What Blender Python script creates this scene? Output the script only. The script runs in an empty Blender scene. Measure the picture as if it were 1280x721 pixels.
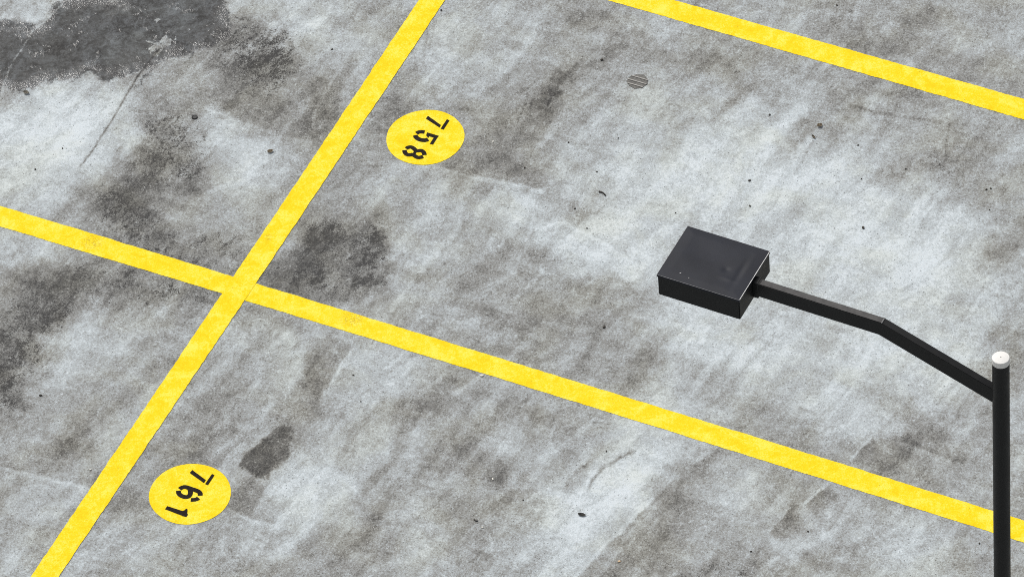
import bpy, bmesh, math, random
import numpy as np
from mathutils import Vector, Matrix

random.seed(4); RNG = np.random.default_rng(11)
S = bpy.context.scene
COL = S.collection
PI = math.pi

# ------------------------------------------------------------------ camera
F_PX, PITCH, ROLL, H = 8222.5, 0.80793323, -0.08421333, 22.9073   # solved from the stall lines and discs
W0, H0 = 1280.0, 721.0
cp, sp, cr, sr = math.cos(PITCH), math.sin(PITCH), math.cos(ROLL), math.sin(ROLL)
Rv, Uv, Fv = Vector((1, 0, 0)), Vector((0, sp, cp)), Vector((0, cp, -sp))
RIGHT = cr * Rv + sr * Uv
UP = -sr * Rv + cr * Uv
cam = bpy.data.cameras.new('camera'); co = bpy.data.objects.new('camera', cam); COL.objects.link(co)
m = Matrix((RIGHT, UP, -Fv)).transposed().to_4x4(); m.translation = (0, 0, H)
co.matrix_world = m
cam.sensor_width = 36; cam.sensor_fit = 'HORIZONTAL'; cam.lens = F_PX / W0 * 36
cam.clip_start = 0.5; cam.clip_end = 2000
S.camera = co

def G(px, py, z=0.0):
    """point at height z that the photograph shows at px, py"""
    d = RIGHT * ((px - W0 / 2) / F_PX) + UP * (-(py - H0 / 2) / F_PX) + Fv
    t = (z - H) / d.z
    return Vector((d.x * t, d.y * t, z))

def to_px(X, Y):
    """numpy: ground points to photograph pixels"""
    Z = -H
    dep = X * Fv.x + Y * Fv.y + Z * Fv.z
    u = (X * RIGHT.x + Y * RIGHT.y + Z * RIGHT.z) / dep
    v = (X * UP.x + Y * UP.y + Z * UP.z) / dep
    return W0 / 2 + F_PX * u, H0 / 2 - F_PX * v

# ------------------------------------------------------------------ object helpers
def link(name, me, mat=None, parent=None, loc=None):
    o = bpy.data.objects.new(name, me); COL.objects.link(o)
    if mat and me: me.materials.append(mat)
    if parent: o.parent = parent
    if loc is not None: o.location = loc
    return o

def from_bm(name, bm, mat, parent=None, loc=None, smooth=False):
    me = bpy.data.meshes.new(name)
    bmesh.ops.recalc_face_normals(bm, faces=bm.faces[:])
    bm.to_mesh(me); bm.free()
    if smooth:
        for p in me.polygons: p.use_smooth = True
    return link(name, me, mat, parent, loc)

def tag(o, label=None, cat=None, group=None, kind=None):
    if label: o['label'] = label
    if cat: o['category'] = cat
    if group: o['group'] = group
    if kind: o['kind'] = kind
    return o

# ------------------------------------------------------------------ node helpers
class NT:
    def __init__(s, name):
        s.m = bpy.data.materials.new(name); s.m.use_nodes = True
        s.t = s.m.node_tree; s.n = s.t.nodes; s.l = s.t.links
        s.b = s.n['Principled BSDF']
    def add(s, typ, **kw):
        n = s.n.new(typ)
        for k, v in kw.items(): setattr(n, k, v)
        return n
    def put(s, sock, v):
        if isinstance(v, bpy.types.NodeSocket): s.l.new(v, sock)
        else: sock.default_value = v
    def math(s, op, a, b=0.0, c=None, clamp=False):
        n = s.add('ShaderNodeMath', operation=op, use_clamp=clamp)
        s.put(n.inputs[0], a); s.put(n.inputs[1], b)
        if c is not None: s.put(n.inputs[2], c)
        return n.outputs[0]
    def noise(s, vec, scale, detail=4, rough=.55, dist=0.0):
        n = s.add('ShaderNodeTexNoise'); s.l.new(vec, n.inputs['Vector'])
        n.inputs['Scale'].default_value = scale; n.inputs['Detail'].default_value = detail
        n.inputs['Roughness'].default_value = rough; n.inputs['Distortion'].default_value = dist
        return n.outputs['Fac']
    def mapping(s, vec, rot=0.0, scale=(1, 1, 1), loc=(0, 0, 0)):
        n = s.add('ShaderNodeMapping'); s.l.new(vec, n.inputs['Vector'])
        n.inputs['Rotation'].default_value = (0, 0, rot); n.inputs['Scale'].default_value = scale
        n.inputs['Location'].default_value = loc
        return n.outputs['Vector']
    def along(s, vec, ang, stretch):
        n = s.add('ShaderNodeMapping', vector_type='TEXTURE'); s.l.new(vec, n.inputs['Vector'])
        n.inputs['Rotation'].default_value = (0, 0, ang); n.inputs['Scale'].default_value = (stretch, 1, 1)
        return n.outputs['Vector']
    def step(s, v, lo, hi, a=0.0, b=1.0):
        n = s.add('ShaderNodeMapRange', interpolation_type='SMOOTHSTEP')
        s.put(n.inputs['Value'], v); s.put(n.inputs['From Min'], lo); s.put(n.inputs['From Max'], hi)
        n.inputs['To Min'].default_value = a; n.inputs['To Max'].default_value = b
        return n.outputs['Result']
    def mix(s, f, a, b, blend='MIX'):
        n = s.add('ShaderNodeMix', data_type='RGBA', blend_type=blend)
        s.put(n.inputs[0], f)
        for sock, v in ((n.inputs[6], a), (n.inputs[7], b)):
            s.put(sock, v if isinstance(v, bpy.types.NodeSocket) else (*v, 1.0))
        return n.outputs[2]
    def ramp(s, f, stops):
        n = s.add('ShaderNodeValToRGB'); s.put(n.inputs[0], f)
        e = n.color_ramp.elements
        while len(e) < len(stops): e.new(0.5)
        for k, (p, c) in zip(e, stops): k.position = p; k.color = (*c, 1)
        return n.outputs['Color']
    def pos(s):
        return s.add('ShaderNodeNewGeometry').outputs['Position']
    def bump(s, h, strength, dist):
        n = s.add('ShaderNodeBump'); s.put(n.inputs['Strength'], strength); n.inputs['Distance'].default_value = dist
        s.l.new(h, n.inputs['Height']); s.l.new(n.outputs['Normal'], s.b.inputs['Normal']); return n
    def out(s, col=None, rough=None, spec=None, metal=None):
        if col is not None: s.put(s.b.inputs['Base Color'], col if isinstance(col, bpy.types.NodeSocket) else (*col, 1))
        if rough is not None: s.put(s.b.inputs['Roughness'], rough)
        if spec is not None: s.put(s.b.inputs['Specular IOR Level'], spec)
        if metal is not None: s.put(s.b.inputs['Metallic'], metal)
        return s.m

# direction of the trowel / squeegee streaks on the deck
_d = G(1100, 535) - G(970, 670); STREAK = math.atan2(_d.y, _d.x)
_d = G(1230, 648) - G(0, 270); LINE = math.atan2(_d.y, _d.x)

# ------------------------------------------------------------------ the deck: where its stains lie
def smooth(t): t = np.clip(t, 0, 1); return t * t * (3 - 2 * t)

def vnoise(x, y, seed):
    r = np.random.default_rng(seed).random((256, 256))
    xi = np.floor(x).astype(int); yi = np.floor(y).astype(int); fx = x - xi; fy = y - yi
    fx = fx * fx * (3 - 2 * fx); fy = fy * fy * (3 - 2 * fy)
    a = r[xi % 256, yi % 256]; b = r[(xi + 1) % 256, yi % 256]; c = r[xi % 256, (yi + 1) % 256]; d = r[(xi + 1) % 256, (yi + 1) % 256]
    return (a * (1 - fx) + b * fx) * (1 - fy) + (c * (1 - fx) + d * fx) * fy

def fbm(x, y, seed, o=4):
    s = 0; a = 1; t = 0
    for k in range(o):
        s = s + a * vnoise(x * 2 ** k + 17.3 * k, y * 2 ** k + 5.1 * k, seed + k); t += a; a *= .55
    return s / t

def ellipse(x, y, cx, cy, rx, ry, ang):
    a = math.radians(ang); ux, uy = math.cos(a), -math.sin(a)
    dx, dy = x - cx, y - cy
    p = (dx * ux + dy * uy) / rx; q = (-dx * uy + dy * ux) / ry
    return np.sqrt(p * p + q * q)

def seg_dist(x, y, pts):
    best = np.full(x.shape, 1e9); side = np.zeros(x.shape); par = np.zeros(x.shape); L = 0
    tot = sum(math.dist(a, b) for a, b in zip(pts, pts[1:]))
    for a, b in zip(pts, pts[1:]):
        dx, dy = b[0] - a[0], b[1] - a[1]; n = math.hypot(dx, dy)
        t = np.clip(((x - a[0]) * dx + (y - a[1]) * dy) / n ** 2, 0, 1)
        d = np.hypot(x - a[0] - t * dx, y - a[1] - t * dy)
        s = ((x - a[0]) * dy - (y - a[1]) * dx) / n      # >0 : right of travel as seen (y down: negative cross)
        k = d < best
        best = np.where(k, d, best); side = np.where(k, s, side); par = np.where(k, (L + t * n) / tot, par); L += n
    return best, side, par

def in_poly(x, y, P):
    ins = np.zeros(x.shape, bool); j = len(P) - 1
    for i in range(len(P)):
        (xi, yi), (xj, yj) = P[i], P[j]
        c = ((yi > y) != (yj > y)) & (x < (xj - xi) * (y - yi) / (yj - yi + 1e-9) + xi)
        ins ^= c; j = i
    d, _, _ = seg_dist(x, y, P + [P[0]])
    return np.where(ins, d, -d)          # signed distance, inside positive

# soft tonal patches: x, y, rx, ry, angle, amount   (dirt darkens, worn laitance lightens)
TONE = [
 (60,180,95,70,15,.26),(290,195,70,40,-15,.22),(110,150,80,40,10,.12),(100,450,70,45,20,.16),(30,300,40,22,10,.10),
 (150,530,80,40,20,.06),(345,20,70,40,30,.14),(420,60,50,60,55,.10),(30,15,50,14,20,.16),(385,45,30,22,0,.1),
 (600,60,70,50,40,.06),(560,330,110,60,25,.08),(500,250,60,50,45,.08),(690,285,80,26,-20,.14),(800,215,120,70,40,.15),
 (1000,280,200,95,-10,.17),(860,420,70,40,0,.14),(930,205,90,60,30,.14),(1090,300,120,90,20,.12),(760,315,70,40,20,.14),
 (1060,430,130,55,10,.12),(1220,330,60,70,70,.10),(870,370,130,60,-20,.12),(1130,440,90,70,20,.10),(960,480,120,40,-10,.10),
 (350,650,70,30,40,.14),(395,610,40,60,55,.16),(470,580,50,60,50,.07),(800,560,90,50,40,.20),(760,640,70,60,40,.20),
 (700,700,60,40,40,.16),(660,590,25,80,40,.12),(920,610,30,60,35,.14),(890,660,50,50,20,.08),(1030,660,70,30,20,.14),
 (1060,520,60,24,-15,.14),(1150,690,60,50,20,.10),(480,480,60,40,20,.10),(460,440,80,30,-15,.06),(1000,30,60,30,-10,.04),
 (1200,50,60,30,0,.04),(200,680,60,30,0,.06),(60,620,60,40,10,.08),(40,690,50,40,0,.04),(520,690,60,40,30,.05),
 (340,440,30,50,50,.06),(560,40,60,50,40,.05),(1190,460,40,40,0,.08),(1270,520,20,60,0,.06),
 # darker, dirtier patches
 (660,150,70,34,45,-.13),(600,190,50,30,40,-.14),(505,150,28,34,50,-.16),(740,22,40,10,-12,-.14),(780,45,70,16,-18,-.10),
 (760,60,26,10,40,-.10),(735,90,30,8,35,-.14),(690,115,34,9,40,-.15),(672,150,9,30,-15,-.10),(640,55,14,8,0,-.08),
 (1180,80,75,26,-16,-.13),(1060,45,50,14,-16,-.12),(1050,8,40,10,0,-.14),(1160,20,40,20,-20,-.10),(1110,110,70,16,-16,-.10),
 (1047,118,16,14,0,-.16),(925,118,34,9,42,-.17),(900,140,30,8,42,-.10),(990,178,30,13,40,-.20),(1020,160,16,20,70,-.10),
 (970,205,26,10,45,-.10),(1130,215,40,16,25,-.16),(1110,225,26,14,30,-.08),(870,80,90,20,-18,-.06),(1255,300,40,16,30,-.14),(1225,250,30,12,30,-.08),(1250,325,20,24,0,-.10),
 (1185,190,14,40,-5,-.06),(730,255,46,30,20,-.13),(660,218,40,12,-20,-.13),(640,330,40,24,30,-.12),(590,350,36,18,20,-.08),(600,300,40,14,40,-.06),
 (735,355,40,14,10,-.11),(700,395,46,18,-10,-.12),(630,400,60,16,-15,-.10),(820,440,70,18,-15,-.12),(770,370,50,20,0,-.09),(680,420,50,14,-10,-.06),
 (800,455,30,12,0,-.07),(520,285,22,30,45,-.06),(745,460,50,14,-20,-.10),(660,455,60,10,-18,-.10),(560,420,70,10,-18,-.09),(1030,430,22,16,30,-.08),
 (540,345,60,12,-15,-.07),(840,445,26,14,0,-.06),(910,470,50,14,-20,-.07),(1000,470,30,12,-15,-.07),(930,500,60,14,-18,-.09),
 (1010,560,60,16,-16,-.07),(1130,575,60,22,-18,-.09),(1180,560,50,10,-22,-.08),(1160,545,40,8,-22,-.06),(1240,500,16,14,0,-.08),(1275,470,18,40,60,-.12),
 (1130,530,36,30,0,-.03),(860,600,50,28,10,-.09),(850,650,30,50,45,-.12),(800,700,40,30,40,-.09),(930,640,30,40,50,-.09),(1010,650,30,30,0,-.09),
 (1100,640,50,24,-16,-.08),(960,700,30,12,0,-.08),(880,560,50,14,-18,-.06),(890,640,16,40,30,-.06),
 (540,490,70,24,20,-.09),(515,520,34,16,50,-.13),(500,560,26,14,50,-.13),(470,595,28,10,45,-.13),(545,578,14,10,0,-.16),(590,560,50,40,40,-.07),
 (660,600,24,9,50,-.16),(640,625,26,9,50,-.08),(580,650,44,32,20,-.12),(600,590,24,18,0,-.09),(640,520,60,18,0,-.09),(700,520,50,14,-15,-.09),
 (475,640,34,16,50,-.08),(480,690,22,10,45,-.10),(460,668,30,9,50,-.12),(440,710,30,12,20,-.12),(605,705,14,14,0,-.08),(735,575,40,9,45,-.08),(720,600,26,7,45,-.09),
 (230,560,60,40,55,-.15),(275,520,50,26,55,-.10),(250,470,40,40,55,-.07),(310,615,26,26,0,-.09),(340,665,22,9,35,-.10),(270,690,80,24,0,-.08),
 (375,500,16,46,-25,-.12),(400,460,14,50,-25,-.10),(350,400,60,16,-15,-.06),(160,610,30,22,55,-.10),(90,540,26,20,45,-.14),(60,560,36,12,20,-.06),
 (80,575,30,14,40,-.08),(5,620,22,16,40,-.12),(110,480,16,50,-25,-.05),(200,470,20,40,-25,-.06),(30,660,50,16,20,-.06),(120,650,30,14,0,-.05),
 (300,122,60,18,-12,-.09),(350,150,50,22,-14,-.09),(380,165,24,16,0,-.10),(285,130,16,9,0,-.20),(415,115,18,46,-28,-.22),(405,150,22,20,0,-.10),
 (480,190,20,26,40,-.10),(460,215,16,14,0,-.08),(355,215,40,14,-18,-.06),(30,345,60,20,0,-.10),(230,215,60,30,-10,-.04),
 (380,290,24,20,0,-.10),(450,370,50,12,-16,-.10),(360,345,30,14,0,-.10),(30,235,30,12,30,-.08),(180,250,30,14,0,-.06),
]
# dark lichen-like mottling: x, y, rx, ry, angle, density
MOTTLE = [
 (335,78,44,36,0,.95),(285,70,26,30,0,.55),(300,50,30,30,0,.75),(210,165,34,30,0,.72),(215,200,46,34,-20,.66),(245,185,26,26,0,.55),(190,228,36,22,0,.7),(170,210,26,16,0,.45),
 (150,268,38,26,-30,.85),(185,300,44,22,-16,.72),(240,330,44,22,-16,.62),(275,315,30,22,0,.55),(130,250,24,18,0,.5),
 (50,390,40,30,30,.85),(20,440,34,40,40,.85),(8,480,24,34,0,.9),(70,360,46,22,0,.65),(110,345,50,22,-10,.62),(180,355,56,22,-14,.68),(235,368,40,16,-14,.6),(130,375,40,16,0,.5),
 (410,300,28,24,0,.9),(395,335,28,22,0,.8),(425,325,58,26,42,.55),(462,292,10,20,-40,1.0),(455,318,20,18,0,.8),(456,346,14,15,-30,.95),(430,350,22,12,0,.65),(362,350,34,16,-15,.55),(375,322,22,20,0,.45),
 (720,312,22,9,10,.5),(680,322,14,16,-40,.4),(1190,225,22,22,0,.5),(1215,185,30,16,40,.45),(1180,215,14,20,0,.5),(1235,160,24,14,0,.35),(760,570,30,10,40,.35),
 (600,360,60,18,-15,.35),(560,330,40,14,20,.32),(620,390,40,14,0,.35),(650,375,40,14,0,.3),(700,690,50,22,20,.35),(690,640,40,16,0,.3),(910,715,40,12,0,.6),(300,715,60,16,0,.3),
 (500,590,30,26,0,.25),(590,580,34,24,-40,.35),(530,500,40,14,40,.3),(760,370,34,10,0,.3),(830,420,40,14,0,.25),(860,20,40,16,0,.25),(925,80,22,14,0,.4),(1090,60,40,14,0,.25),(120,510,50,18,30,.25),(80,560,30,16,30,.3),
 (300,440,30,40,0,.15),(1010,130,60,16,-15,.2),(980,300,200,60,0,.10),(1260,280,26,30,0,.3),(255,560,60,30,0,.12),(580,130,60,30,40,.15),(330,395,40,16,-10,.3),(345,200,40,20,0,.18),(1180,700,60,16,0,.3),(20,300,20,14,0,.2)]
# edges between pours and drying fronts: polyline, side that is dirty (+1 right of travel on the picture), amount, falloff px, bright lip
EDGES = [
 ([(1140,494),(1116,520),(1092,543)], -1, -.10, 42, .05), ([(1092,545),(1062,579)], -1, -.16, 46, .14),
 ([(1038,604),(1005,634)], -1, -.20, 44, .12), ([(1005,634),(986,628)], -1, -.12, 20, .0), ([(988,634),(972,655),(960,670)], -1, -.20, 40, .05),
 ([(846,594),(800,640),(771,670),(721,721),(690,752)], -1, -.19, 44, .10),
 ([(540,205),(600,221),(655,231),(692,243)], -1, -.08, 26, .09), ([(283,631),(300,642),(314,650),(345,655)], -1, -.14, 22, .12), ([(314,648),(330,612),(342,594)], -1, -.06, 20, .06),
 ([(-10,581),(60,596),(110,609),(130,612)], -1, -.12, 26, .10), ([(226,122),(300,150),(393,181)], -1, -.05, 22, .05),
 ([(442,430),(424,456),(406,492)], 1, -.14, 22, .08), ([(673,258),(666,284),(706,276),(749,300),(800,330)], -1, -.08, 26, .12),
 ([(1158,190),(1110,262)], -1, -.05, 24, .02), ([(760,330),(800,372),(842,380)], 1, -.06, 26, .03), ([(905,555),(862,585)], -1, -.09, 30, .04),
 ([(540,60),(500,150),(470,190)], 1, -.05, 18, .0), ([(860,500),(905,452)], 1, -.05, 28, .03), ([(585,540),(560,600),(520,680)], -1, -.06, 30, .02), ([(330,660),(290,715)], -1, -.07, 30, .03)]
# thin marks: polyline, width px, amount (negative dark), dashed?
MARKS = [
 ([(200,60),(178,88),(165,108),(140,150),(118,185),(100,208)], 1.2, -.40, 0), ([(78,6),(55,28),(40,40),(28,60),(12,85),(2,112)], 1.0, .07, 0), ([(418,96),(404,118),(394,140),(391,160)], 1.6, .13, 0),
 ([(454,146),(470,152),(488,162)], 1.3, .22, 0), ([(735,611),(742,598),(755,584),(774,572),(792,564)], 2.4, -.34, 0), ([(708,606),(718,590),(734,580)], 2.0, -.22, 1), ([(728,612),(722,628),(712,640)], 1.0, .25, 0),
 ([(1062,132),(1100,141),(1140,148),(1178,153)], 2.2, -.20, 1), ([(1186,156),(1183,185),(1180,212)], 1.6, -.16, 1), ([(1015,178),(1000,205),(985,232)], 1.5, -.15, 1),
 ([(660,118),(655,135),(648,150)], 1.6, -.15, 1), ([(668,118),(664,134),(657,152)], 1.6, -.15, 1), ([(700,115),(675,127),(658,130)], 2.2, -.16, 1), ([(690,122),(684,132)], 1.6, -.16, 0),
 ([(745,62),(725,80),(705,100),(690,116)], 3.5, -.12, 0), ([(1128,548),(1160,561),(1200,577)], 2.5, -.12, 0), ([(1000,510),(1018,516)], 2.5, -.2, 0),
 ([(536,20),(534,45),(530,62)], 2.0, -.14, 0), ([(543,20),(541,45),(537,60)], 2.0, -.10, 0), ([(1075,390),(1062,415),(1050,440)], 1.2, -.05, 0), ([(640,415),(560,395),(500,388)], 1.3, -.07, 1),
 ([(640,440),(700,380),(760,335)], 1.6, .06, 0), ([(560,470),(610,420),(660,370)], 1.6, .05, 0), ([(160,330),(120,420),(60,520)], 1.4, .06, 0), ([(610,690),(650,620),(690,560)], 5, .10, 0),
 ([(590,700),(630,630),(665,575)], 4, -.06, 0), ([(880,250),(940,190),(1000,130)], 7, .07, 0), ([(850,240),(910,180),(970,125)], 5, -.05, 0), ([(330,55),(250,100),(200,130)], 1.2, .05, 0), ([(230,150),(210,235)], 1.2, .07, 0)]
WETP = [(-40,34),(0,26),(22,24),(45,34),(60,20),(72,4),(95,-4),(128,-6),(138,3),(150,0),(160,-20),(262,-24),(272,0),(286,14),(290,34),(282,52),(262,62),(238,68),(205,72),(196,84),(180,86),(160,92),(128,100),(112,92),(95,98),(60,102),(30,112),(0,112),(-40,130)]
OIL = [(369,534),(366,552),(359,575),(350,581),(341,590),(334,596),(322,594),(312,590),(302,583),(303,575),(311,566),(321,556),(334,543),(343,536),(352,531)]

def stains(x, y):
    """x, y: photograph pixels of ground points (numpy). Returns tone, mottle, wet, warm."""
    wx = (fbm(x / 30, y / 30, 3) - .5); wy = (fbm(x / 30, y / 30, 9) - .5)
    hx = (fbm(x / 7, y / 7, 21) - .5); hy = (fbm(x / 7, y / 7, 27) - .5)
    X, Y = x + 46 * wx + 10 * hx, y + 36 * wy + 8 * hy
    tone = np.zeros(x.shape); mot = np.zeros(x.shape); wet = np.zeros(x.shape); warm = np.zeros(x.shape)
    for cx, cy, rx, ry, a, v in TONE:
        e = ellipse(X, Y, cx, cy, rx * 1.15, ry * 1.15, a); k = smooth(1.35 - e) if rx > 60 else smooth((1.3 - e) * 1.15)
        tone += (1.0 * v if v > 0 else .74 * v) * k
        if v < 0: warm += -v * 2.2 * k
    for cx, cy, rx, ry, a, v in MOTTLE:
        tone -= .07 * v * smooth(1.2 * (1.5 - ellipse(X, Y, cx, cy, rx * 1.6, ry * 1.6, a))) * (v > .4)
        e = ellipse(X, Y, cx, cy, rx * 1.2, ry * 1.2, a); mot = np.maximum(mot, v * smooth((1.5 - e) / 1.2))
    j1, j2 = x + 6 * wx + 4 * hx, y + 6 * wy + 4 * hy
    for pts, sd, v, fall, lip in EDGES:
        v *= 1.05; lip *= 1.1
        d, s, par = seg_dist(j1, j2, pts); end = smooth(par * 7) * smooth((1 - par) * 7)
        ends = np.where((par <= 0) | (par >= 1), 0, end)
        on = smooth((s * -sd + 2.0) / 4.0)
        tone += v * on * np.exp(-d / fall) * ends; warm += -v * 2 * on * np.exp(-d / fall) * ends
        tone += lip * np.exp(-((s * sd - 2.2) / 2.2) ** 2) * ends * np.where(d < 12, 1, 0)
    for pts, w, v, dash in MARKS:
        d, s, par = seg_dist(x + 3 * hx, y + 3 * hy, pts)
        k = np.exp(-(d / w) ** 2) * (.45 + 1.1 * fbm(x / 5, y / 5, 51))
        if dash: k *= .35 + .65 * (np.sin(par * sum(math.dist(a, b) for a, b in zip(pts, pts[1:])) * 1.0) > -.2)
        tone += v * k
    d = in_poly(x + 14 * wx + 9 * hx, y + 12 * wy + 9 * hy, WETP)
    wet = smooth((d + 9) / 16) * 1.0
    isl = in_poly(x + 8 * wx + 26 * hx, y + 20 * hy, [(176,52),(186,48),(196,53),(214,46),(218,52),(208,60),(204,66),(190,64),(188,58)])
    wet *= 1 - .7 * smooth((isl + 1) / 3)
    for cx, cy, r in ((190,32,5),(206,44,4),(244,37,3)): wet *= 1 - .8 * smooth(1.3 - np.hypot(X - cx, Y - cy) / r)
    wet = np.maximum(wet, .55 * smooth(1.3 - ellipse(X, Y, 178, 96, 20, 5, 55)))
    lj, _, _ = seg_dist(x + 4 * hx, y + 4 * hy, MARKS[1][0]); wet *= 1 - .5 * np.exp(-(lj / 2.0) ** 2)
    rim = smooth((d + 12) / 10) * smooth((22 - d) / 16)          # drying edge: thin film, sparkles
    o = in_poly(x + 9 * wx + 10 * hx + 5 * (fbm(x / 3, y / 3, 77) - .5), y + 9 * wy + 9 * hy, OIL)
    oil = smooth((o + 3.0) / 7)
    tone -= .40 * oil; warm += .5 * oil
    return tone, mot, wet, np.clip(warm, 0, 1.2), rim

def axis(lo, hi, step, far):
    c = list(np.arange(lo, hi, step))
    g = step; a = [c[0]]; b = [c[-1]]
    while a[-1] > -far: g *= 1.5; a.append(a[-1] - g)
    g = step
    while b[-1] < far + 20: g *= 1.5; b.append(b[-1] + g)
    return np.array(a[:0:-1] + c + b[1:])

xs = axis(-2.65, 2.75, .0068, 150); ys = axis(20.0, 24.35, .0068, 150)
nx, ny = len(xs), len(ys)
GX, GY = np.meshgrid(xs, ys)                      # rows along y
co_ = np.zeros((nx * ny, 3)); co_[:, 0] = GX.ravel(); co_[:, 1] = GY.ravel()
me = bpy.data.meshes.new('ground')
me.vertices.add(nx * ny); me.vertices.foreach_set('co', co_.ravel())
i = np.arange((nx - 1) * (ny - 1)); r_, c_ = i // (nx - 1), i % (nx - 1); v0 = r_ * nx + c_
quads = np.stack([v0, v0 + 1, v0 + nx + 1, v0 + nx], 1).ravel()
nf = len(i)
me.loops.add(nf * 4); me.loops.foreach_set('vertex_index', quads)
me.polygons.add(nf); me.polygons.foreach_set('loop_start', np.arange(nf) * 4)
me.update(calc_edges=True)
PXX, PYY = to_px(co_[:, 0], co_[:, 1])
near = (co_[:, 0] > -3) & (co_[:, 0] < 3) & (co_[:, 1] > 19.5) & (co_[:, 1] < 25)
t_, m_, w_, k_, rim_ = stains(PXX[near], PYY[near])
arr = np.zeros((nx * ny, 4)); arr2 = np.zeros((nx * ny, 4))
arr[near, 0] = t_; arr[near, 1] = m_; arr[near, 2] = w_; arr[near, 3] = 1
arr2[near, 0] = k_; arr2[near, 1] = rim_; arr2[:, 3] = 1
for nm, a in (('stain', arr), ('grime', arr2)):
    at = me.attributes.new(nm, 'FLOAT_COLOR', 'POINT'); at.data.foreach_set('color', a.ravel())

def concrete():
    s = NT('weathered_concrete'); p = s.pos()
    a1 = s.add('ShaderNodeAttribute', attribute_name='stain'); a2 = s.add('ShaderNodeAttribute', attribute_name='grime')
    x1 = s.add('ShaderNodeSeparateColor'); s.l.new(a1.outputs['Color'], x1.inputs[0]); tone, mot, wet = x1.outputs
    x2 = s.add('ShaderNodeSeparateColor'); s.l.new(a2.outputs['Color'], x2.inputs[0]); warm, rim = x2.outputs[0], x2.outputs[1]
    wn_ = s.add('ShaderNodeTexNoise'); s.l.new(p, wn_.inputs['Vector']); wn_.inputs['Scale'].default_value = 2.2; wn_.inputs['Detail'].default_value = 3
    wa = s.add('ShaderNodeVectorMath', operation='MULTIPLY_ADD'); s.l.new(wn_.outputs['Color'], wa.inputs[0]); wa.inputs[1].default_value = (.17, .17, 0); s.l.new(p, wa.inputs[2])
    pw = wa.outputs[0]
    st = s.along(pw, STREAK + .05, 4.4); lp = s.along(pw, LINE, 2.6)
    big = s.noise(p, 1.7, 5, .6, .3)
    strk = s.noise(st, 8.0, 4, .62, .5)
    strk2 = s.noise(s.along(pw, STREAK + .10, 5.0), 17, 4, .62, .5)
    strk3 = s.noise(s.along(pw, LINE + .2, 4.0), 16, 4, .62, .5)
    cross = s.noise(lp, 10.0, 4, .6, .4)
    mid = s.noise(p, 15, 5, .66, .8)
    fine = s.noise(p, 42, 4, .66, 1.2)
    grit = s.noise(p, 120, 2, .6, 1.0)
    fibre = s.noise(p, 95, 2, .6, 2.4)
    scr = s.noise(s.along(p, STREAK + .5, 22.0), 130, 1, .5, .1)
    scr2 = s.noise(s.along(p, LINE + .12, 24.0), 120, 1, .5, .1)
    M = s.math
    def amp(n, k): return M('MULTIPLY', M('SUBTRACT', n, .5), k)
    t = M('ADD', .522, tone)
    for n, k in ((big, .24), (strk, .52), (strk2, .32), (strk3, .16), (cross, .34), (mid, .40), (fine, .40), (grit, .80), (fibre, .10)): t = M('ADD', t, amp(n, k))
    # laitance: pale scuffed crust with crisp ragged limits, and scratches
    crust = M('MULTIPLY', s.step(M('ADD', fine, amp(strk, 1.1)), .50, .565), s.step(M('ADD', M('ADD', big, amp(mid, 1.0)), tone), .42, .75))
    t = M('ADD', t, M('MULTIPLY', crust, .075))
    sc1 = s.noise(s.along(pw, STREAK + .05, 1.6), 15, 4, .7, 1.0)
    t = M('SUBTRACT', t, M('MULTIPLY', s.step(M('SUBTRACT', sc1, M('MULTIPLY', tone, .3)), .55, .66), .07))
    t = M('ADD', t, M('MULTIPLY', s.step(scr, .66, .74), .08))
    t = M('SUBTRACT', t, M('MULTIPLY', s.step(scr2, .68, .76), .07))
    t = M('ADD', t, M('MULTIPLY', s.step(grit, .62, .74), .10))
    t = M('SUBTRACT', t, M('MULTIPLY', s.step(fibre, .36, .27), .11))
    # mottling: dark flecks crowd together where the growth is dense
    fl = s.noise(p, 95, 4, .68, 1.6); cl = s.noise(s.along(pw, STREAK + .1, 1.8), 21, 5, .68, .9)
    dens = M('ADD', M('MULTIPLY', mot, .272), M('MULTIPLY', M('SUBTRACT', cl, .5), .75))
    thr = M('SUBTRACT', .70, dens)
    fleck = s.step(fl, thr, M('ADD', thr, .17))
    fleck = M('MULTIPLY', fleck, s.step(mot, .02, .4, .18, 1.0))
    t = M('SUBTRACT', t, M('MULTIPLY', fleck, .66))
    t = M('SUBTRACT', t, M('MULTIPLY', mot, .12))
    col = s.ramp(t, [(0.0, (.045, .044, .043)), (.22, (.115, .113, .107)), (.42, (.224, .224, .215)), (.58, (.312, .330, .334)), (.78, (.415, .450, .462)), (1.0, (.53, .57, .59))])
    # hue drift: bluish cement, yellow-grey dust
    hue = s.noise(p, 3.1, 4, .6, .4); hue2 = s.noise(p, 150, 2, .6)
    col = s.mix(s.step(hue, .42, .68), col, (1.0, .985, .93), 'MULTIPLY')
    col = s.mix(M('MULTIPLY', s.step(hue2, .45, .7), .6), col, (.93, .985, 1.03), 'MULTIPLY')
    col = s.mix(M('MULTIPLY', warm, .4, clamp=True), col, (1.0, .965, .90), 'MULTIPLY')
    # pits and grains
    v = s.add('ShaderNodeTexVoronoi'); v.inputs['Scale'].default_value = 60; s.l.new(p, v.inputs['Vector'])
    vs = s.add('ShaderNodeSeparateColor'); s.l.new(v.outputs['Color'], vs.inputs[0])
    pit = M('MULTIPLY', s.step(v.outputs['Distance'], .10, .24, 1, 0), s.step(vs.outputs[0], .74, .80))
    col = s.mix(M('MULTIPLY', pit, .7), col, (.06, .058, .055))
    v2 = s.add('ShaderNodeTexVoronoi'); v2.inputs['Scale'].default_value = 34; s.l.new(p, v2.inputs['Vector'])
    vs2 = s.add('ShaderNodeSeparateColor'); s.l.new(v2.outputs['Color'], vs2.inputs[0])
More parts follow.
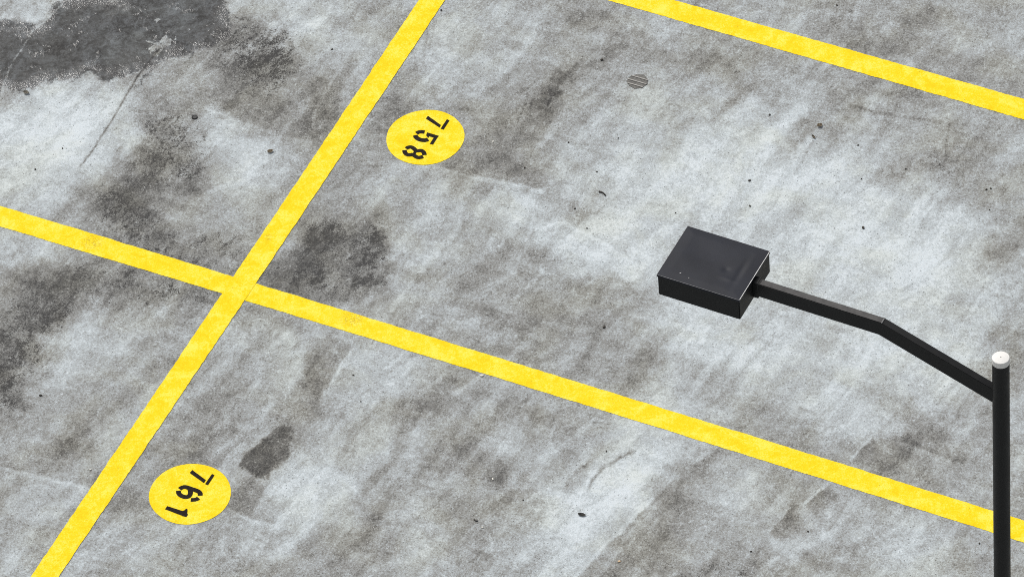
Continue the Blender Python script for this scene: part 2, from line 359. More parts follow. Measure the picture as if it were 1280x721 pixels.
    chip = M('MULTIPLY', s.step(v2.outputs['Distance'], .05, .13, 1, 0), s.step(vs2.outputs[1], .86, .9))
    col = s.mix(M('MULTIPLY', chip, .5), col, (.62, .62, .60))
    # water film
    wn = s.noise(p, 48, 5, .68, .8)
    wetf = s.step(M('ADD', wet, amp(wn, 1.5)), .28, .66)
    wetf = M('MULTIPLY', wetf, s.step(wet, .01, .12))
    dk = s.mix(s.step(s.noise(p, 6, 6, .68, .6), .38, .62), (.05, .048, .046), (.18, .18, .18))
    dk = s.mix(M('MULTIPLY', s.step(M('ADD', mid, amp(fine, .8)), .35, .65), .5), dk, (.34, .34, .35))
    col = s.mix(wetf, col, s.mix(1.0, col, dk, 'MULTIPLY'))
    gl = s.noise(p, 140, 2, .6)
    cln = s.noise(p, 9, 3, .6); cl2 = s.noise(p, 22, 3, .6)
    edge = M('MULTIPLY', rim, s.step(cln, .38, .54))
    rimf = M('MULTIPLY', M('MAXIMUM', edge, M('MULTIPLY', s.step(cln, .52, .62), s.step(cl2, .5, .62))), s.step(wet, .0, .3))
    r = s.step(wetf, 0, 1, .86, .24)
    r = M('SUBTRACT', r, M('MULTIPLY', rimf, .12), clamp=True)
    dry = M('ADD', M('MULTIPLY', grit, .15), M('MULTIPLY', fine, .17))
    hgt = M('ADD', M('MULTIPLY', dry, M('SUBTRACT', 1.0, M('MULTIPLY', wetf, .75))), M('MULTIPLY', gl, M('MULTIPLY', rimf, .37)))
    s.bump(hgt, 1.0, .006)
    return s.out(col, r, M('ADD', s.step(wetf, 0, 1, .22, .22), M('MULTIPLY', rimf, .28)))
ground = link('ground', me, concrete()); tag(ground, kind='structure')

# ------------------------------------------------------------------ materials for the rest
def yellow_paint(spots=(), seed=0.0):
    s = NT('yellow_paint'); p = s.mapping(s.pos(), 0, (1, 1, 1), (seed, seed * .7, 0)); M = s.math
    n = s.noise(p, 11, 6, .68, .6); f = s.noise(p, 60, 4, .7, .8); g = s.noise(p, 150, 2, .6)
    t = M('ADD', M('ADD', M('MULTIPLY', n, .80), M('MULTIPLY', f, .52)), M('MULTIPLY', g, .46))
    col = s.ramp(t, [(.72, (.74, .505, .002)), (.86, (.78, .57, .005)), (.97, (.80, .63, .05)), (1.0, (.81, .66, .08))])
    wear = s.step(s.noise(p, 150, 3, .7, .4), .66, .76); col = s.mix(M('MULTIPLY', wear, .5), col, (.40, .31, .07))
    v = s.add('ShaderNodeTexVoronoi'); v.inputs['Scale'].default_value = 45; s.l.new(p, v.inputs['Vector'])
    vs = s.add('ShaderNodeSeparateColor'); s.l.new(v.outputs['Color'], vs.inputs[0])
    pit = M('MULTIPLY', s.step(v.outputs['Distance'], .06, .15, 1, 0), s.step(vs.outputs[0], .86, .9))
    col = s.mix(M('MULTIPLY', pit, .6), col, (.14, .10, .03))
    for (c, rad) in spots:
        d = s.add('ShaderNodeVectorMath', operation='DISTANCE'); s.l.new(s.pos(), d.inputs[0]); d.inputs[1].default_value = c
        k = M('MULTIPLY', s.step(d.outputs['Value'], rad * .4, rad, 1, 0), s.step(s.noise(p, 130, 2, .6), .50, .60))
        col = s.mix(M('MULTIPLY', k, .55), col, (.30, .20, .02))
    s.bump(M('ADD', f, g), .25, .003)
    return s.out(col, .75, .15)

def plain(name, c, rough, spec=.5, metal=0.0, var=.25, scale=40, bump=.1):
    s = NT(name); p = s.add('ShaderNodeTexCoord').outputs['Object']
    n = s.noise(p, scale, 4, .6)
    a = tuple(x * (1 - var) for x in c); b = tuple(min(1, x * (1 + var)) for x in c)
    s.bump(n, bump, .002)
    return s.out(s.mix(s.step(n, .3, .7), a, b), rough, spec, metal)

def black_coat():
    s = NT('black_powder_coat'); p = s.add('ShaderNodeTexCoord').outputs['Object']; M = s.math
    n = s.noise(p, 9, 5, .62, .5); f = s.noise(p, 420, 2, .6)
    col = s.mix(s.step(n, .35, .7), (.0065, .0068, .0070), (.0105, .0105, .0105))
    v = s.add('ShaderNodeTexVoronoi'); v.inputs['Scale'].default_value = 26; s.l.new(p, v.inputs['Vector'])
    vs = s.add('ShaderNodeSeparateColor'); s.l.new(v.outputs['Color'], vs.inputs[0])
    chip = M('MULTIPLY', s.step(v.outputs['Distance'], .05, .10, 1, 0), s.step(vs.outputs[0], .95, .97))
    col = s.mix(M('MULTIPLY', chip, .6), col, (.4, .4, .4))
    s.bump(f, .12, .001)
    return s.out(col, s.step(n, .3, .7, .42, .55), .22)

BLACK = black_coat()
PALEGREY = plain('paler_grey_coat', (.040, .038, .037), .6, .4, 0, .35, 30)
BAREMETAL = plain('bare_metal_edge', (.46, .46, .45), .45, .5, .3)
CAPM = plain('white_cap_plastic', (.66, .65, .62), .5, .4, 0, .03, 30, .03)
STENCIL = plain('black_stencil_paint', (.014, .010, .008), .8, .12, 0, .4, 120)
GRATE = plain('worn_cast_iron', (.085, .083, .076), .55, .5, .3, .35, 90)
GRATEB = plain('polished_grate_edge', (.30, .29, .27), .6, .3, 0, .2, 120)
DARKPIT = plain('dark_rubber', (.012, .012, .012), .6)
PEB = plain('dark_stone', (.050, .044, .036), .8, .3, 0, .5, 200, .5)
BROWNLEAF = plain('dry_brown_leaf', (.20, .16, .11), .75, .3, 0, .4, 150)
DARKLEAF = plain('dark_wet_leaf', (.028, .027, .024), .6, .4, 0, .5, 150)
WOOD = plain('dark_twig_bark', (.035, .030, .026), .8, .3, 0, .5, 200)
WHITECHIP = plain('pale_stone_chip', (.66, .64, .58), .8, .3, 0, .2, 200)
ORANGECHIP = plain('pale_orange_chip', (.62, .45, .28), .8, .3, 0, .2, 200)

# ------------------------------------------------------------------ painted lines and discs
Z1, Z2 = .0014, .0026

def strip(name, left, right, mat, z):
    """left, right: matching ground polylines; sheet of paint with a slightly ragged edge"""
    def resample(P, n):
        L = [0]
        for a, b in zip(P, P[1:]): L.append(L[-1] + (b - a).length)
        out = []
        for k in range(n):
            d = L[-1] * k / (n - 1); j = 0
            while j < len(P) - 2 and L[j + 1] < d: j += 1
            f = (d - L[j]) / (L[j + 1] - L[j]); out.append(P[j].lerp(P[j + 1], f))
        return out
    n = 900
    A, B = resample(left, n), resample(right, n)
    bm = bmesh.new(); rows = []
    ja = jb = 0
    for k, (a, b) in enumerate(zip(A, B)):
        w = (b - a).normalized()
        ja = .6 * ja + random.uniform(-.0014, .0014); jb = .6 * jb + random.uniform(-.0014, .0014)
        rows.append([bm.verts.new(q) for q in (a + w * ja, a.lerp(b, .5), b + w * jb)])
    for r1, r2 in zip(rows, rows[1:]):
        for k in range(2): bm.faces.new((r1[k], r1[k + 1], r2[k + 1], r2[k]))
    for f in bm.faces:
        f.normal_update()
        if f.normal.z < 0: f.normal_flip()
    me = bpy.data.meshes.new(name); bm.to_mesh(me); bm.free()
    return link(name, me, mat)

def extend(P, d0, d1):
    a = (P[0] - P[1]).normalized(); b = (P[-1] - P[-2]).normalized()
    return [P[0] + a * d0] + P + [P[-1] + b * d1]

def curve_pts(meas, deg, lo, hi, swap, z):
    u = [q[1] if swap else q[0] for q in meas]; v = [q[0] if swap else q[1] for q in meas]
    c = np.polyfit(u, v, deg); out = []
    for t in np.linspace(lo, hi, 24):
        w = float(np.polyval(c, t)); out.append(G(w, t, z) if swap else G(t, w, z))
    return out

Bt = [(0,257.2),(80,281.1),(600,440.2),(680,463.85),(1150,609.8),(1230,634.4)]
Bb = [(0,282.7),(80,307.1),(600,465.7),(680,489.4),(1150,636.6),(1230,661.6)]
Ct = [(1200,101.6),(1280,123.8),(860,5.3)]; Cb = [(760,.7),(840,23.6),(1200,126.6),(1280,149.7)]
Al = [(523.8,0),(490,50),(403.3,180),(360,243.3),(92.7,641),(37.2,721)]
Ar = [(556.4,0),(502.8,80),(436.6,180),(382.8,260),(110,664.9),(73.3,721)]
s115 = G(115, 303, Z1)
o = strip('parking_line', extend(curve_pts(Bt, 2, 0, 1280, False, Z1), 2.6, 3), extend(curve_pts(Bb, 2, 0, 1280, False, Z1), 2.6, 3), yellow_paint([(s115, .07), (G(440, 398, Z1), .07)], 1.3), Z1)
tag(o, 'long yellow line running under the lamp pole, crossing the steeper line', 'painted line', 'yellow parking lines')
o = strip('parking_line', extend(curve_pts(Ct, 1, 740, 1280, False, Z1), .5, 3), extend(curve_pts(Cb, 1, 740, 1280, False, Z1), .5, 3), yellow_paint((), 5.1), Z1)
tag(o, 'short stretch of yellow line beyond the drain grate, touching no other line', 'painted line', 'yellow parking lines')
o = strip('parking_line', extend(curve_pts(Al, 2, 0, 721, True, Z2), 3, 2.4), extend(curve_pts(Ar, 2, 0, 721, True, Z2), 3, 2.4), yellow_paint([(G(335, 297, Z2), .03)], 8.7), Z2)
tag(o, 'steep yellow line passing left of both numbered discs, painted over the long line', 'painted line', 'yellow parking lines')

def poly_on(name, polys, mat, parent, z):
    """flat stencilled shapes: polygons or (stroke, width) in photograph pixels laid on the deck, in metres from the parent"""
    bm = bmesh.new(); base = parent.location
    for kk, (pts, w) in enumerate(polys):
        P = [G(x, y, z) - base + Vector((0, 0, .0003 * kk)) for x, y in pts]
        if w is None:
            mid_ = sum(P, Vector()) / len(P); P = [q + (q - mid_).normalized() * .0018 for q in P]
            bm.faces.new([bm.verts.new(q) for q in P])
        else:
            # smooth the centreline, then widen it on the ground
            for _ in range(2 if len(P) > 3 else 0):
                Q = [P[0]]
                for a, b in zip(P, P[1:]): Q += [a.lerp(b, .25), a.lerp(b, .75)]
                P = Q + [P[-1]]
            L, R = [], []
            for k in range(len(P)):
                d = (P[min(k + 1, len(P) - 1)] - P[max(k - 1, 0)]).normalized(); nn = Vector((-d.y, d.x, 0)) * w / 2
                L.append(bm.verts.new(P[k] + nn)); R.append(bm.verts.new(P[k] - nn))
            for k in range(len(P) - 1): bm.faces.new((L[k], R[k], R[k + 1], L[k + 1]))
    bmesh.ops.recalc_face_normals(bm, faces=bm.faces[:])
    for f in bm.faces:
        f.normal_update()
        if f.normal.z < 0: f.normal_flip()
    me = bpy.data.meshes.new(name); bm.to_mesh(me); bm.free()
    return link(name, me, mat, parent)

def disc(cx, cy, r, label, seed):
    c = G(cx, cy, 0); bm = bmesh.new(); N = 128
    ctr = bm.verts.new((0, 0, Z1))
    ring = []
    for k in range(N):
        a = 2 * PI * k / N; rr = r * (1 + .008 * math.sin(2 * a + seed) + .004 * math.sin(5 * a + seed * 2) + random.uniform(-.002, .002))
        ring.append(bm.verts.new((rr * math.cos(a), rr * math.sin(a), Z1)))
    for k in range(N): bm.faces.new((ctr, ring[k], ring[(k + 1) % N]))
    o = from_bm('stall_marker', bm, yellow_paint((), 3.3 + seed), loc=c)
    return tag(o, label, 'stall number', 'numbered yellow stall discs')

def crop(ox, oy, k, P): return [(ox + x / k, oy + y / k) for x, y in P]
R_DISC = .1921
d1 = disc(531.6, 172.0, R_DISC, 'yellow disc stencilled with the black number 758, nearer the drain grate', 1.0)
d2 = disc(237.5, 617.2, R_DISC, 'yellow disc stencilled with the black number 761, beside the dark oil spot', 2.2)
k1 = 11.09
c1 = lambda P: crop(500, 140, k1, P)
SW = .0222
poly_on('digit', [(c1([(390,58),(563,180),(545,215),(362,95)]), None), (c1([(650,105),(682,122),(605,242),(565,230)]), None)], STENCIL, d1, Z2)['label'] = 'black stencilled digit 7'
poly_on('digit', [(c1([(380,287),(533,332),(510,362),(470,357),(410,338),(395,358),(365,325)]), None), (c1([(533,332),(458,450),(415,440),(470,357)]), None),
                  (c1([(340,280),(300,275),(262,278),(228,298)]), SW), (c1([(210,325),(218,348),(250,375),(300,392),(350,395),(390,380)]), SW * 1.08)], STENCIL, d1, Z2)['label'] = 'black stencilled digit 5'
poly_on('digit', [(c1([(85,508),(115,488),(150,485),(185,500),(215,532),(250,540),(285,532),(315,545),(335,570),(340,598)]), SW), (c1([(200,538),(232,550),(214,580),(182,570)]), None),
                  (c1([(62,530),(65,562),(95,592),(135,597),(175,588),(205,610),(240,632),(280,632),(320,618)]), SW)], STENCIL, d1, Z2)['label'] = 'black stencilled digit 8'
c2 = lambda P: crop(203, 583, 10.3, P)
poly_on('digit', [(c2([(387,43),(555,168),(532,206),(355,80)]), None), (c2([(637,95),(668,110),(587,232),(552,218)]), None)], STENCIL, d2, Z2)['label'] = 'black stencilled digit 7'
poly_on('digit', [(c2([(222,286),(250,265),(290,255),(350,275),(420,298),(465,315),(488,340),(485,370)]), SW * 1.05),
                  (c2([(205,308),(208,340),(235,370),(290,390),(335,385),(358,355),(362,320),(352,285)]), SW * 1.05),
                  (c2([(365,425),(400,425),(440,418),(465,400)]), SW)], STENCIL, d2, Z2)['label'] = 'black stencilled digit 6'
poly_on('digit', [(c2([(65,506),(262,570),(268,615),(255,628),(37,545)]), None), (c2([(262,570),(290,560),(300,542),(322,550),(315,595),(325,610),(308,642),(255,628)]), None)], STENCIL, d2, Z2)['label'] = 'black stencilled digit 1'

# ------------------------------------------------------------------ round drain grate
def box_bm(bm, sx, sy, sz, M):
    r = bmesh.ops.create_cube(bm, size=1); bmesh.ops.transform(bm, matrix=M @ Matrix.Diagonal((sx, sy, sz, 1)), verts=r['verts'])
    return r['verts']

gc = G(797, 102)
dr = bpy.data.objects.new('drain_grate', None); COL.objects.link(dr); dr.location = gc; dr.rotation_euler.z = LINE
tag(dr, 'small round drain grate with parallel metal slots set in the concrete', 'drain')
bm = bmesh.new(); N = 40; RG = .054
N = 9; worn = [1, .93, 1.02, .9, .98, 1.03, .92, 1, .95]
top = [bm.verts.new((RG * worn[k] * math.cos(2 * PI * k / N), RG * worn[k] * math.sin(2 * PI * k / N), .002)) for k in range(N)]
bot = [bm.verts.new((RG * 1.02 * worn[k] * math.cos(2 * PI * k / N), RG * 1.02 * worn[k] * math.sin(2 * PI * k / N), .0003)) for k in range(N)]
bm.faces.new(top)
for k in range(N): bm.faces.new((bot[k], bot[(k + 1) % N], top[(k + 1) % N], top[k]))
from_bm('cover_plate', bm, GRATE, dr)
bm = bmesh.new()
for yy in (-.030, -.004, .024):
    w = 2 * math.sqrt(RG ** 2 - yy ** 2) * .92
    box_bm(bm, w, .0055, .004, Matrix.Translation((0, yy, .0032)))
from_bm('ribs', bm, GRATEB, dr)
# black plug near the mottled patch
bm = bmesh.new()
bmesh.ops.create_cone(bm, cap_ends=True, segments=28, radius1=.0155, radius2=.0130, depth=.006)
bmesh.ops.inset_region(bm, faces=[f for f in bm.faces if f.normal.z > .9], thickness=.003, depth=-.002)
o = from_bm('rubber_plug', bm, DARKPIT, loc=G(243.3, 147) + Vector((0, 0, .003)))
tag(o, 'small round black plug in the pale concrete, left of the steep yellow line', 'plug')

# ------------------------------------------------------------------ lamp post
ZT = 5.0
base = G(1251, 446.4, ZT); base.z = 0
lamp = bpy.data.objects.new('street_lamp', None); COL.objects.link(lamp); lamp.location = base
lamp.rotation_euler.z = math.radians(-29.9 + 180)      # +x of the lamp runs out along the arm
tag(lamp, 'black car park lamp post with bent arm and square box head', 'street lamp')
RP = .0326
bm = bmesh.new()
rings = [(.0, .11), (.012, .11), (.0125, RP + .004), (.05, RP + .004), (.054, RP), (2.5, RP), (ZT - .029, RP), (ZT - .027, RP - .003)]
N = 48; prev = None
for z, r in rings:
    cur = [bm.verts.new((r * math.cos(2 * PI * k / N), r * math.sin(2 * PI * k / N), z)) for k in range(N)]
    if prev:
        for k in range(N): bm.faces.new((prev[k], prev[(k + 1) % N], cur[(k + 1) % N], cur[k]))
    prev = cur
bm.faces.new(prev)
pole = from_bm('pole', bm, BLACK, lamp, smooth=True)
pole.data.set_sharp_from_angle(angle=math.radians(35))
bm = bmesh.new(); prev = None
for z, r in [(ZT - .027, RP + .0006), (ZT - .003, RP + .0006), (ZT - .0008, RP - .001), (ZT, RP - .004), (ZT + .0004, .0035), (ZT - .002, .0025), (ZT - .002, .0)]:
    cur = [bm.verts.new((r * math.cos(2 * PI * k / N), r * math.sin(2 * PI * k / N), z)) for k in range(N)]
    if prev:
        for k in range(N): bm.faces.new((prev[k], prev[(k + 1) % N], cur[(k + 1) % N], cur[k]))
    prev = cur
bmesh.ops.remove_doubles(bm, verts=bm.verts[:], dist=.00005)
cap = from_bm('pole_cap', bm, CAPM, pole, smooth=True); cap.data.set_sharp_from_angle(angle=math.radians(35)); cap['label'] = 'white round cap on the pole top'

def arm_piece(name, pts_top, depth, w, mat):
    """rectangular tube: pts_top = (r, z) of the upper edge, profile hanging below it"""
    bm = bmesh.new(); secs = []
    for k, (r, z, nx_, nz_) in enumerate(pts_top):
        q = []
        for s in (-1, 1):
            q.append((r, s * w / 2, z)); 
        q2 = [(r + nx_ * depth, s * w / 2, z + nz_ * depth) for s in (1, -1)]
        secs.append([bm.verts.new(v) for v in q + q2])
    for a, b in zip(secs, secs[1:]):
        for k in range(4): bm.faces.new((a[k], a[(k + 1) % 4], b[(k + 1) % 4], b[k]))
    bm.faces.new(secs[0]); bm.faces.new(secs[-1][::-1])
    bmesh.ops.recalc_face_normals(bm, faces=bm.faces[:])
    bmesh.ops.bevel(bm, geom=[e for e in bm.edges if e.calc_face_angle(0) > .7], offset=.0016, segments=2, affect='EDGES')
    o = from_bm(name, bm, mat, lamp, smooth=True); o.data.set_sharp_from_angle(angle=math.radians(30)); return o

def along(px, py):
    """radius and height where the lens sees px,py on the vertical plane of the arm"""
    a = math.radians(150.1); n = Vector((-math.sin(a), math.cos(a), 0)); u = Vector((math.cos(a), math.sin(a), 0))
    d = RIGHT * ((px - W0 / 2) / F_PX) + UP * (-(py - H0 / 2) / F_PX) + Fv
    c = Vector((0, 0, H)); t = ((base - c).dot(n)) / d.dot(n); q = c + d * t
    return (q - base).dot(u), q.z
# middle of the upper face: at the head, the bend, the pole
rb, zb = along(1104, 400.6); rj, zj = along(1240, 481.4); ri, zi = along(955, 354.5)
D1 = .068
mid_a = math.atan2(zj - zb, rb - rj)                       # slope of the lower section (negative)
sl = (zb - zj) / (rb - rj)
kx, kz = -math.sin(math.atan(sl) / 2), -math.cos(math.atan(sl) / 2)
kx, kz = -kx / math.cos(math.atan(sl) / 2), kz / math.cos(math.atan(sl) / 2)
r_in = -.012; z_in = zj - sl * (rj - r_in)
n2x, n2z = math.sin(math.atan(sl)), -math.cos(math.atan(sl))
arm = arm_piece('arm', [(r_in, z_in, n2x, n2z), (rb, zb, math.tan(math.atan(sl) / 2), -1.0), (1.012, zb + .0005, 0, -1)], D1, .031, BLACK)
# paler grey strip on the upper face of the level section
bm = bmesh.new(); box_bm(bm, .974 - rb, .0262, .0010, Matrix.Translation(((.974 + rb) / 2 + .004, 0, zb + .0008)))
from_bm('arm_top_strip', bm, PALEGREY, arm)
bm = bmesh.new(); box_bm(bm, .0045, .030, .0022, Matrix.Translation((rb + .0005, 0, zb + .001)))
from_bm('weld_seam', bm, plain('weld_bead', (.10, .10, .10), .5), arm)
print('ARM', rb, zb, rj, zj, ri, zi)

# box head
corners = [(859.5, 281.3), (961, 315), (924.9, 376.3), (822, 343)]
ZH = 5.018
P4 = [G(x, y, ZH) for x, y in corners]; ctr = sum(P4, Vector()) / 4
Mi = Matrix.Rotation(-lamp.rotation_euler.z, 4, 'Z') @ Matrix.Translation(-base)
lc = Mi @ ctr
e1 = ((P4[1] - P4[0]).length + (P4[2] - P4[3]).length) / 2; e2 = ((P4[2] - P4[1]).length + (P4[3] - P4[0]).length) / 2
print('HEAD', lc, e1, e2, [tuple(round(v, 3) for v in Mi @ q) for q in P4])
HB = .108
def lid_bm():
    bm = bmesh.new(); nu, nv = 70, 56; grid = []
    for j in range(nv + 1):
        row = []
        for i_ in range(nu + 1):
            u, v = i_ / nu, j / nv; x, y = (u - .5) * e1, (v - .5) * e2
            edge = min(u, 1 - u, v, 1 - v); fade = min(1, edge / .12)
            z = .0015 * fade + fade * (.0006 * (float(vnoise(np.array(u * 4.), np.array(v * 3.), 5)) - .5) * 2 + .0003 * (float(vnoise(np.array(u * 9.), np.array(v * 8.), 6)) - .5))
            for (cu, cv, su, sv, h) in ((.33, .55, .04, .045, -.0017), (.17, .52, .035, .22, -.0015), (.25, .70, .10, .035, .0010), (.62, .4, .2, .22, -.0010)):
                z += h * math.exp(-((u - cu) / su) ** 2 - ((v - cv) / sv) ** 2) * fade
            row.append(bm.verts.new((x, y, z)))
        grid.append(row)
    for j in range(nv):
        for i_ in range(nu): bm.faces.new((grid[j][i_], grid[j][i_ + 1], grid[j + 1][i_ + 1], grid[j + 1][i_]))
    bd = [e for e in bm.edges if e.is_boundary]
    ex = bmesh.ops.extrude_edge_only(bm, edges=bd)
    for v in ex['geom']:
        if isinstance(v, bmesh.types.BMVert): v.co.z = -.010
    return bm
ROT = math.radians(.3)
head = bpy.data.meshes.new('lamp_head'); bm = bmesh.new()
box_bm(bm, e1 - .004, e2 - .004, HB - .004, Matrix.Translation((0, 0, -HB / 2 - .0035)))
bmesh.ops.bevel(bm, geom=bm.edges[:], offset=.003, segments=2, affect='EDGES')
head = from_bm('lamp_head', bm, BLACK, lamp, loc=lc); head.rotation_euler.z = ROT
lid = from_bm('lid', lid_bm(), plain('sky_tinted_coat', (.0068, .0084, .0145), .42, .2, 0, .22, 6, .05), head, smooth=True)  # sky reflection on the top face put into the bluish lid colour
lid.data.set_sharp_from_angle(angle=math.radians(40))
bm = bmesh.new(); box_bm(bm, .0022, e2 - .004, .0022, Matrix.Translation((-e1 / 2 + .0005, 0, .0009)))
from_bm('lid_rim', bm, BAREMETAL, head)['label'] = 'bright bare metal edge of the lid'
bm = bmesh.new(); box_bm(bm, .0012, e2 - .004, .0012, Matrix.Translation((e1 / 2 - .0003, 0, .0003))); box_bm(bm, e1 - .004, .0011, .0011, Matrix.Translation((0, -e2 / 2 + .0003, .0003)))
box_bm(bm, e1 - .004, .0011, .0011, Matrix.Translation((0, e2 / 2 - .0003, .0003)))
from_bm('lid_edge', bm, plain('worn_edge_coat', (.16, .16, .165), .5), head)
for px, py, sx, sy in ((850.5, 341.5, .006, .0016), (861, 347.5, .003, .002)):
    bm = bmesh.new()
    q = Mi @ G(px, py, ZH) - lc
    vs = box_bm(bm, sx, sy, .0008, Matrix.Translation((q.x, q.y, .0022)) @ Matrix.Rotation(.8, 4, 'Z'))
    from_bm('paint_chip', bm, BAREMETAL, head)
# dark block put in for the shade where the arm meets the head
bm = bmesh.new(); box_bm(bm, .022, .039, .080, Matrix.Translation((-e1 / 2 - .009, 0, zb - lc.z - .038)))
bmesh.ops.bevel(bm, geom=bm.edges[:], offset=.002, segments=1, affect='EDGES')
from_bm('joint_shade', bm, BLACK, head)

# ------------------------------------------------------------------ litter on the deck
def pebble(px, py, s, label, mat, asp=(1, .75, .55), rot=None, name='pebble', cat='pebble', group='stones and grit lying on the deck'):
    s *= .85
    bm = bmesh.new(); bmesh.ops.create_icosphere(bm, subdivisions=2, radius=.5)
    for v in bm.verts: v.co *= 1 + random.uniform(-.16, .16)
    bmesh.ops.scale(bm, vec=(s * asp[0], s * asp[1], s * asp[2]), verts=bm.verts[:])
    o = from_bm(name, bm, mat, loc=G(px, py) + Vector((0, 0, s * asp[2] * .40)), smooth=True)
    o.rotation_euler.z = random.uniform(0, 6) if rot is None else rot
    return tag(o, label, cat, group)

def leaf(px, py, L, w, ang, label, mat, group='leaves lying on the deck', curl=.4):
    bm = bmesh.new(); rows = []; n = 9
    for k in range(n):
        t = k / (n - 1); hw = w * .5 * math.sin(PI * min(1, t * 1.02 + .02)) ** .7 * (1 + random.uniform(-.15, .15)) + .0004
        z = .003 + curl * L * .25 * (2 * t - 1) ** 2
        rows.append([bm.verts.new(((t - .5) * L, s * hw, z + (abs(s) * curl * hw * .7))) for s in (-1, 0, 1)])
    for a, b in zip(rows, rows[1:]):
        for k in range(2): bm.faces.new((a[k], a[k + 1], b[k + 1], b[k]))
    # stalk
    p = rows[-1][1].co; tip = [bm.verts.new((p.x + L * .3, p.y + d, p.z + .001)) for d in (-.0006, .0006)]
    bm.faces.new((rows[-1][0], rows[-1][2], tip[1], tip[0]))
    bmesh.ops.solidify(bm, geom=bm.faces[:], thickness=.0006)
    o = from_bm('leaf', bm, mat, loc=G(px, py), smooth=True); o.rotation_euler.z = ang
    return tag(o, label, 'leaf', group)

def twig(pts, r, label):
    P = [G(x, y, r) for x, y in pts]; o0 = P[0].copy(); o0.z = 0
    bm = bmesh.new(); prev = None; N_ = 7
    for k, p in enumerate(P):
        d = (P[min(k + 1, len(P) - 1)] - P[max(k - 1, 0)]).normalized(); u = Vector((-d.y, d.x, 0)); rr = r * (1 - .4 * k / len(P))
        cur = [bm.verts.new(p - o0 + u * rr * math.cos(2 * PI * j / N_) + Vector((0, 0, rr * math.sin(2 * PI * j / N_)))) for j in range(N_)]
        if prev:
            for j in range(N_): bm.faces.new((prev[j], prev[(j + 1) % N_], cur[(j + 1) % N_], cur[j]))
        else: bm.faces.new(cur)
        prev = cur
    bm.faces.new(prev[::-1])
    return tag(from_bm('twig', bm, WOOD, loc=o0, smooth=True), label, 'twig', 'twigs lying on the deck')

twig([(748.5,239.5),(751.5,240),(754.5,241.5),(757,244.5)], .0042, 'short bent dark twig above and left of the lamp head')
twig([(592.5,648.5),(594.5,650.6),(597.5,650.5)], .0032, 'tiny hooked black twig on the brown-grey patch, far below the long line')
leaf(727.5, 643.5, .040, .020, -.35, 'ragged black leaf on pale concrete below the curved tyre scuff', DARKLEAF)
leaf(1024.8, 157.8, .030, .024, .6, 'curled brown leaf lying between the far line and the lamp head', BROWNLEAF, curl=.8)
leaf(1017, 171.7, .030, .012, 2.0, 'narrow dark brown leaf just below the curled one', BROWNLEAF)
leaf(338, 190, .032, .022, .3, 'pale brown leaf scrap left of the steep yellow line, under the plug', BROWNLEAF, curl=.6)
leaf(33, 117, .034, .022, -.5, 'dull leaf scrap at the lower edge of the wet patch', plain('dull_grey_leaf', (.2, .185, .15), .75), curl=.8)
pebble(752.3, 75.3, .018, 'dark pebble left of the drain grate', PEB)
pebble(1079, 285, .022, 'dark brown pebble on the pale concrete right of the lamp head', PEB, (.7, 1, .5), 0)
pebble(937.4, 257.8, .014, 'dark grain just above the lamp head', PEB)
pebble(844.5, 266.4, .010, 'tiny grain just up-left of the lamp head corner', PEB)
pebble(962, 144, .015, 'dark grain between the drain grate and the far line', PEB)
pebble(937, 226, .017, 'dark pebble midway between the far line and the lamp head', PEB, (1, .7, .5), .3)
pebble(1233, 237.3, .014, 'left one of two dark grains side by side near the right edge', PEB)
pebble(1238.5, 236, .013, 'right one of two dark grains side by side near the right edge', PEB)
pebble(1076.8, 223.7, .010, 'tiny grain above the dark brown pebble', PEB)
pebble(1132, 211.5, .012, 'small grain on the brownish stain below the far line', PEB)
pebble(1237, 262.5, .010, 'tiny grain below the two side by side grains', PEB)
pebble(1072.6, 181.8, .011, 'small dark grain right of the curled brown leaf', PEB)
pebble(1046, 7, .013, 'dark grain beyond the far yellow line, at the upper edge', PEB)
pebble(710.6, 178.3, .012, 'dark grain right of disc 758', PEB)
pebble(746, 215, .012, 'dark grain just above the bent twig', PEB)
pebble(655.8, 210, .013, 'dark grain on the drying edge right of disc 758', PEB)
pebble(773, 173, .010, 'tiny grain below the drain grate', PEB)
pebble(718.6, 261, .012, 'dark grain down-left of the bent twig', PEB)
pebble(733.8, 285.6, .011, 'small grain left of the lamp head, above a dark stain', PEB)
pebble(755, 409, .022, 'dark smudgy lump of dirt below the lamp head and left of it', PEB, (1, .7, .4), 1.0)
pebble(50.8, 494.3, .021, 'dark pebble on pale concrete near the left edge', PEB, (1, .6, .5), .1)
pebble(415, 62.2, .014, 'dark grain between the wet patch and the steep line', PEB)
pebble(44, 212, .013, 'dark grain above the left end of the long line', PEB)
pebble(78, 185.7, .010, 'tiny grain on the bright concrete under the wet patch', PEB)
pebble(551.5, 13.2, .014, 'dark grain touching the steep line at its far end', PEB)
pebble(441.6, 468.8, .013, 'round dark grain right of the steep line, below the crossing', PEB)
pebble(451, 501.7, .010, 'tiny grain below the round dark grain, right of the steep line', PEB)
pebble(938.7, 689, .013, 'dark grain near the lower edge, left of the lamp pole', PEB)
pebble(1224.3, 679, .012, 'dark grain beside the lamp pole, under the long line', PEB)
pebble(1010, 664, .012, 'dark grain on the brownish patch under the long line', PEB)
pebble(654, 625, .010, 'tiny grain left of the ragged black leaf', PEB)
pebble(758, 564, .012, 'dark grain above the curved tyre scuff', PEB)
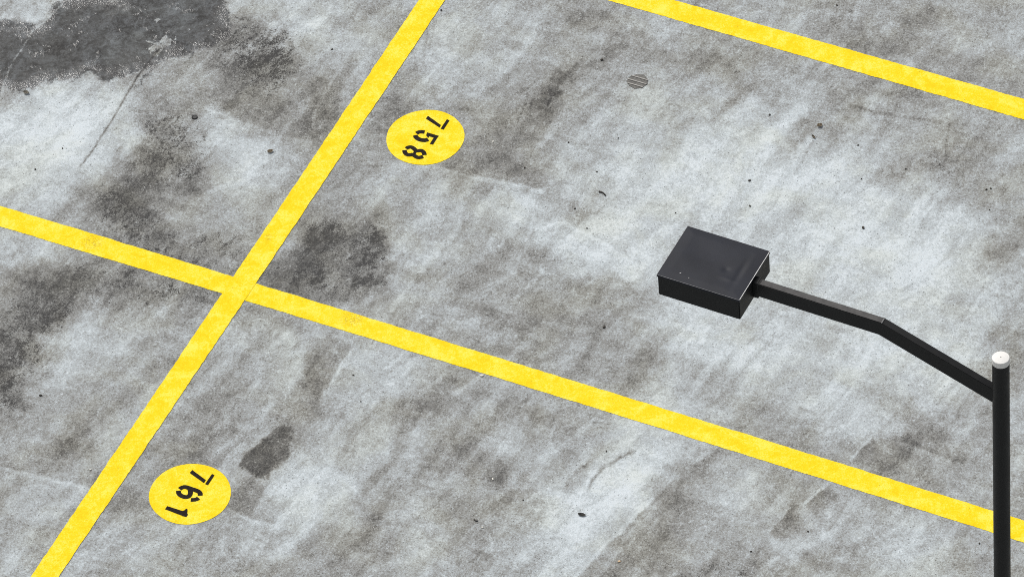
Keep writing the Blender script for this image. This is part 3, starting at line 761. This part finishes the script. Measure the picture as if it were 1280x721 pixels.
pebble(602.4, 469.6, .022, 'white stone chip touching the lower side of the long line', WHITECHIP, (1, .7, .4), .2)
pebble(616, 598.6, .016, 'white stone chip on the grey-brown patch in the lower middle', WHITECHIP, (.6, 1, .4), .2)
pebble(603, 659, .013, 'small white chip beside the hooked twig', WHITECHIP)
pebble(774, 701.5, .017, 'pale orange chip near the lower edge', ORANGECHIP, (1, .7, .4), .2)
pebble(113, 587, .013, 'small white chip between the left edge and the steep line', WHITECHIP)
pebble(616.5, 177.5, .013, 'small white chip right of disc 758', WHITECHIP)

# ------------------------------------------------------------------ light: bright overcast, sun glow behind cloud on the far left
EL, AZ = math.radians(53), math.radians(123)            # azimuth of the sun counted from +x
world = bpy.data.worlds.new('World'); S.world = world; world.use_nodes = True
wt = world.node_tree; bg = wt.nodes['Background']
sky = wt.nodes.new('ShaderNodeTexSky'); sky.sky_type = 'NISHITA'; sky.sun_disc = False
sky.sun_elevation = EL; sky.sun_rotation = PI / 2 - AZ
sky.air_density = 1.0; sky.dust_density = 4.0; sky.ozone_density = 1.0
hs = wt.nodes.new('ShaderNodeHueSaturation'); hs.inputs['Saturation'].default_value = .22
wt.links.new(sky.outputs[0], hs.inputs['Color']); wt.links.new(hs.outputs[0], bg.inputs['Color'])
bg.inputs['Strength'].default_value = .13
sun = bpy.data.lights.new('sun', 'SUN'); sun.energy = 1.5; sun.angle = math.radians(10); sun.color = (1, .97, .92)
so = bpy.data.objects.new('sun', sun); COL.objects.link(so)
dirv = Vector((math.cos(AZ) * math.cos(EL), math.sin(AZ) * math.cos(EL), math.sin(EL)))
so.rotation_euler = dirv.to_track_quat('Z', 'Y').to_euler(); so.location = dirv * 40 + Vector((0, 20, 0))

S.cycles.use_denoising = False; S.cycles.pixel_filter_type = 'BLACKMAN_HARRIS'; S.cycles.filter_width = 1.0
S.view_settings.view_transform = 'Standard'; S.view_settings.look = 'None'
S.view_settings.exposure = 0.30; S.view_settings.gamma = 1; S.view_settings.use_curve_mapping = False
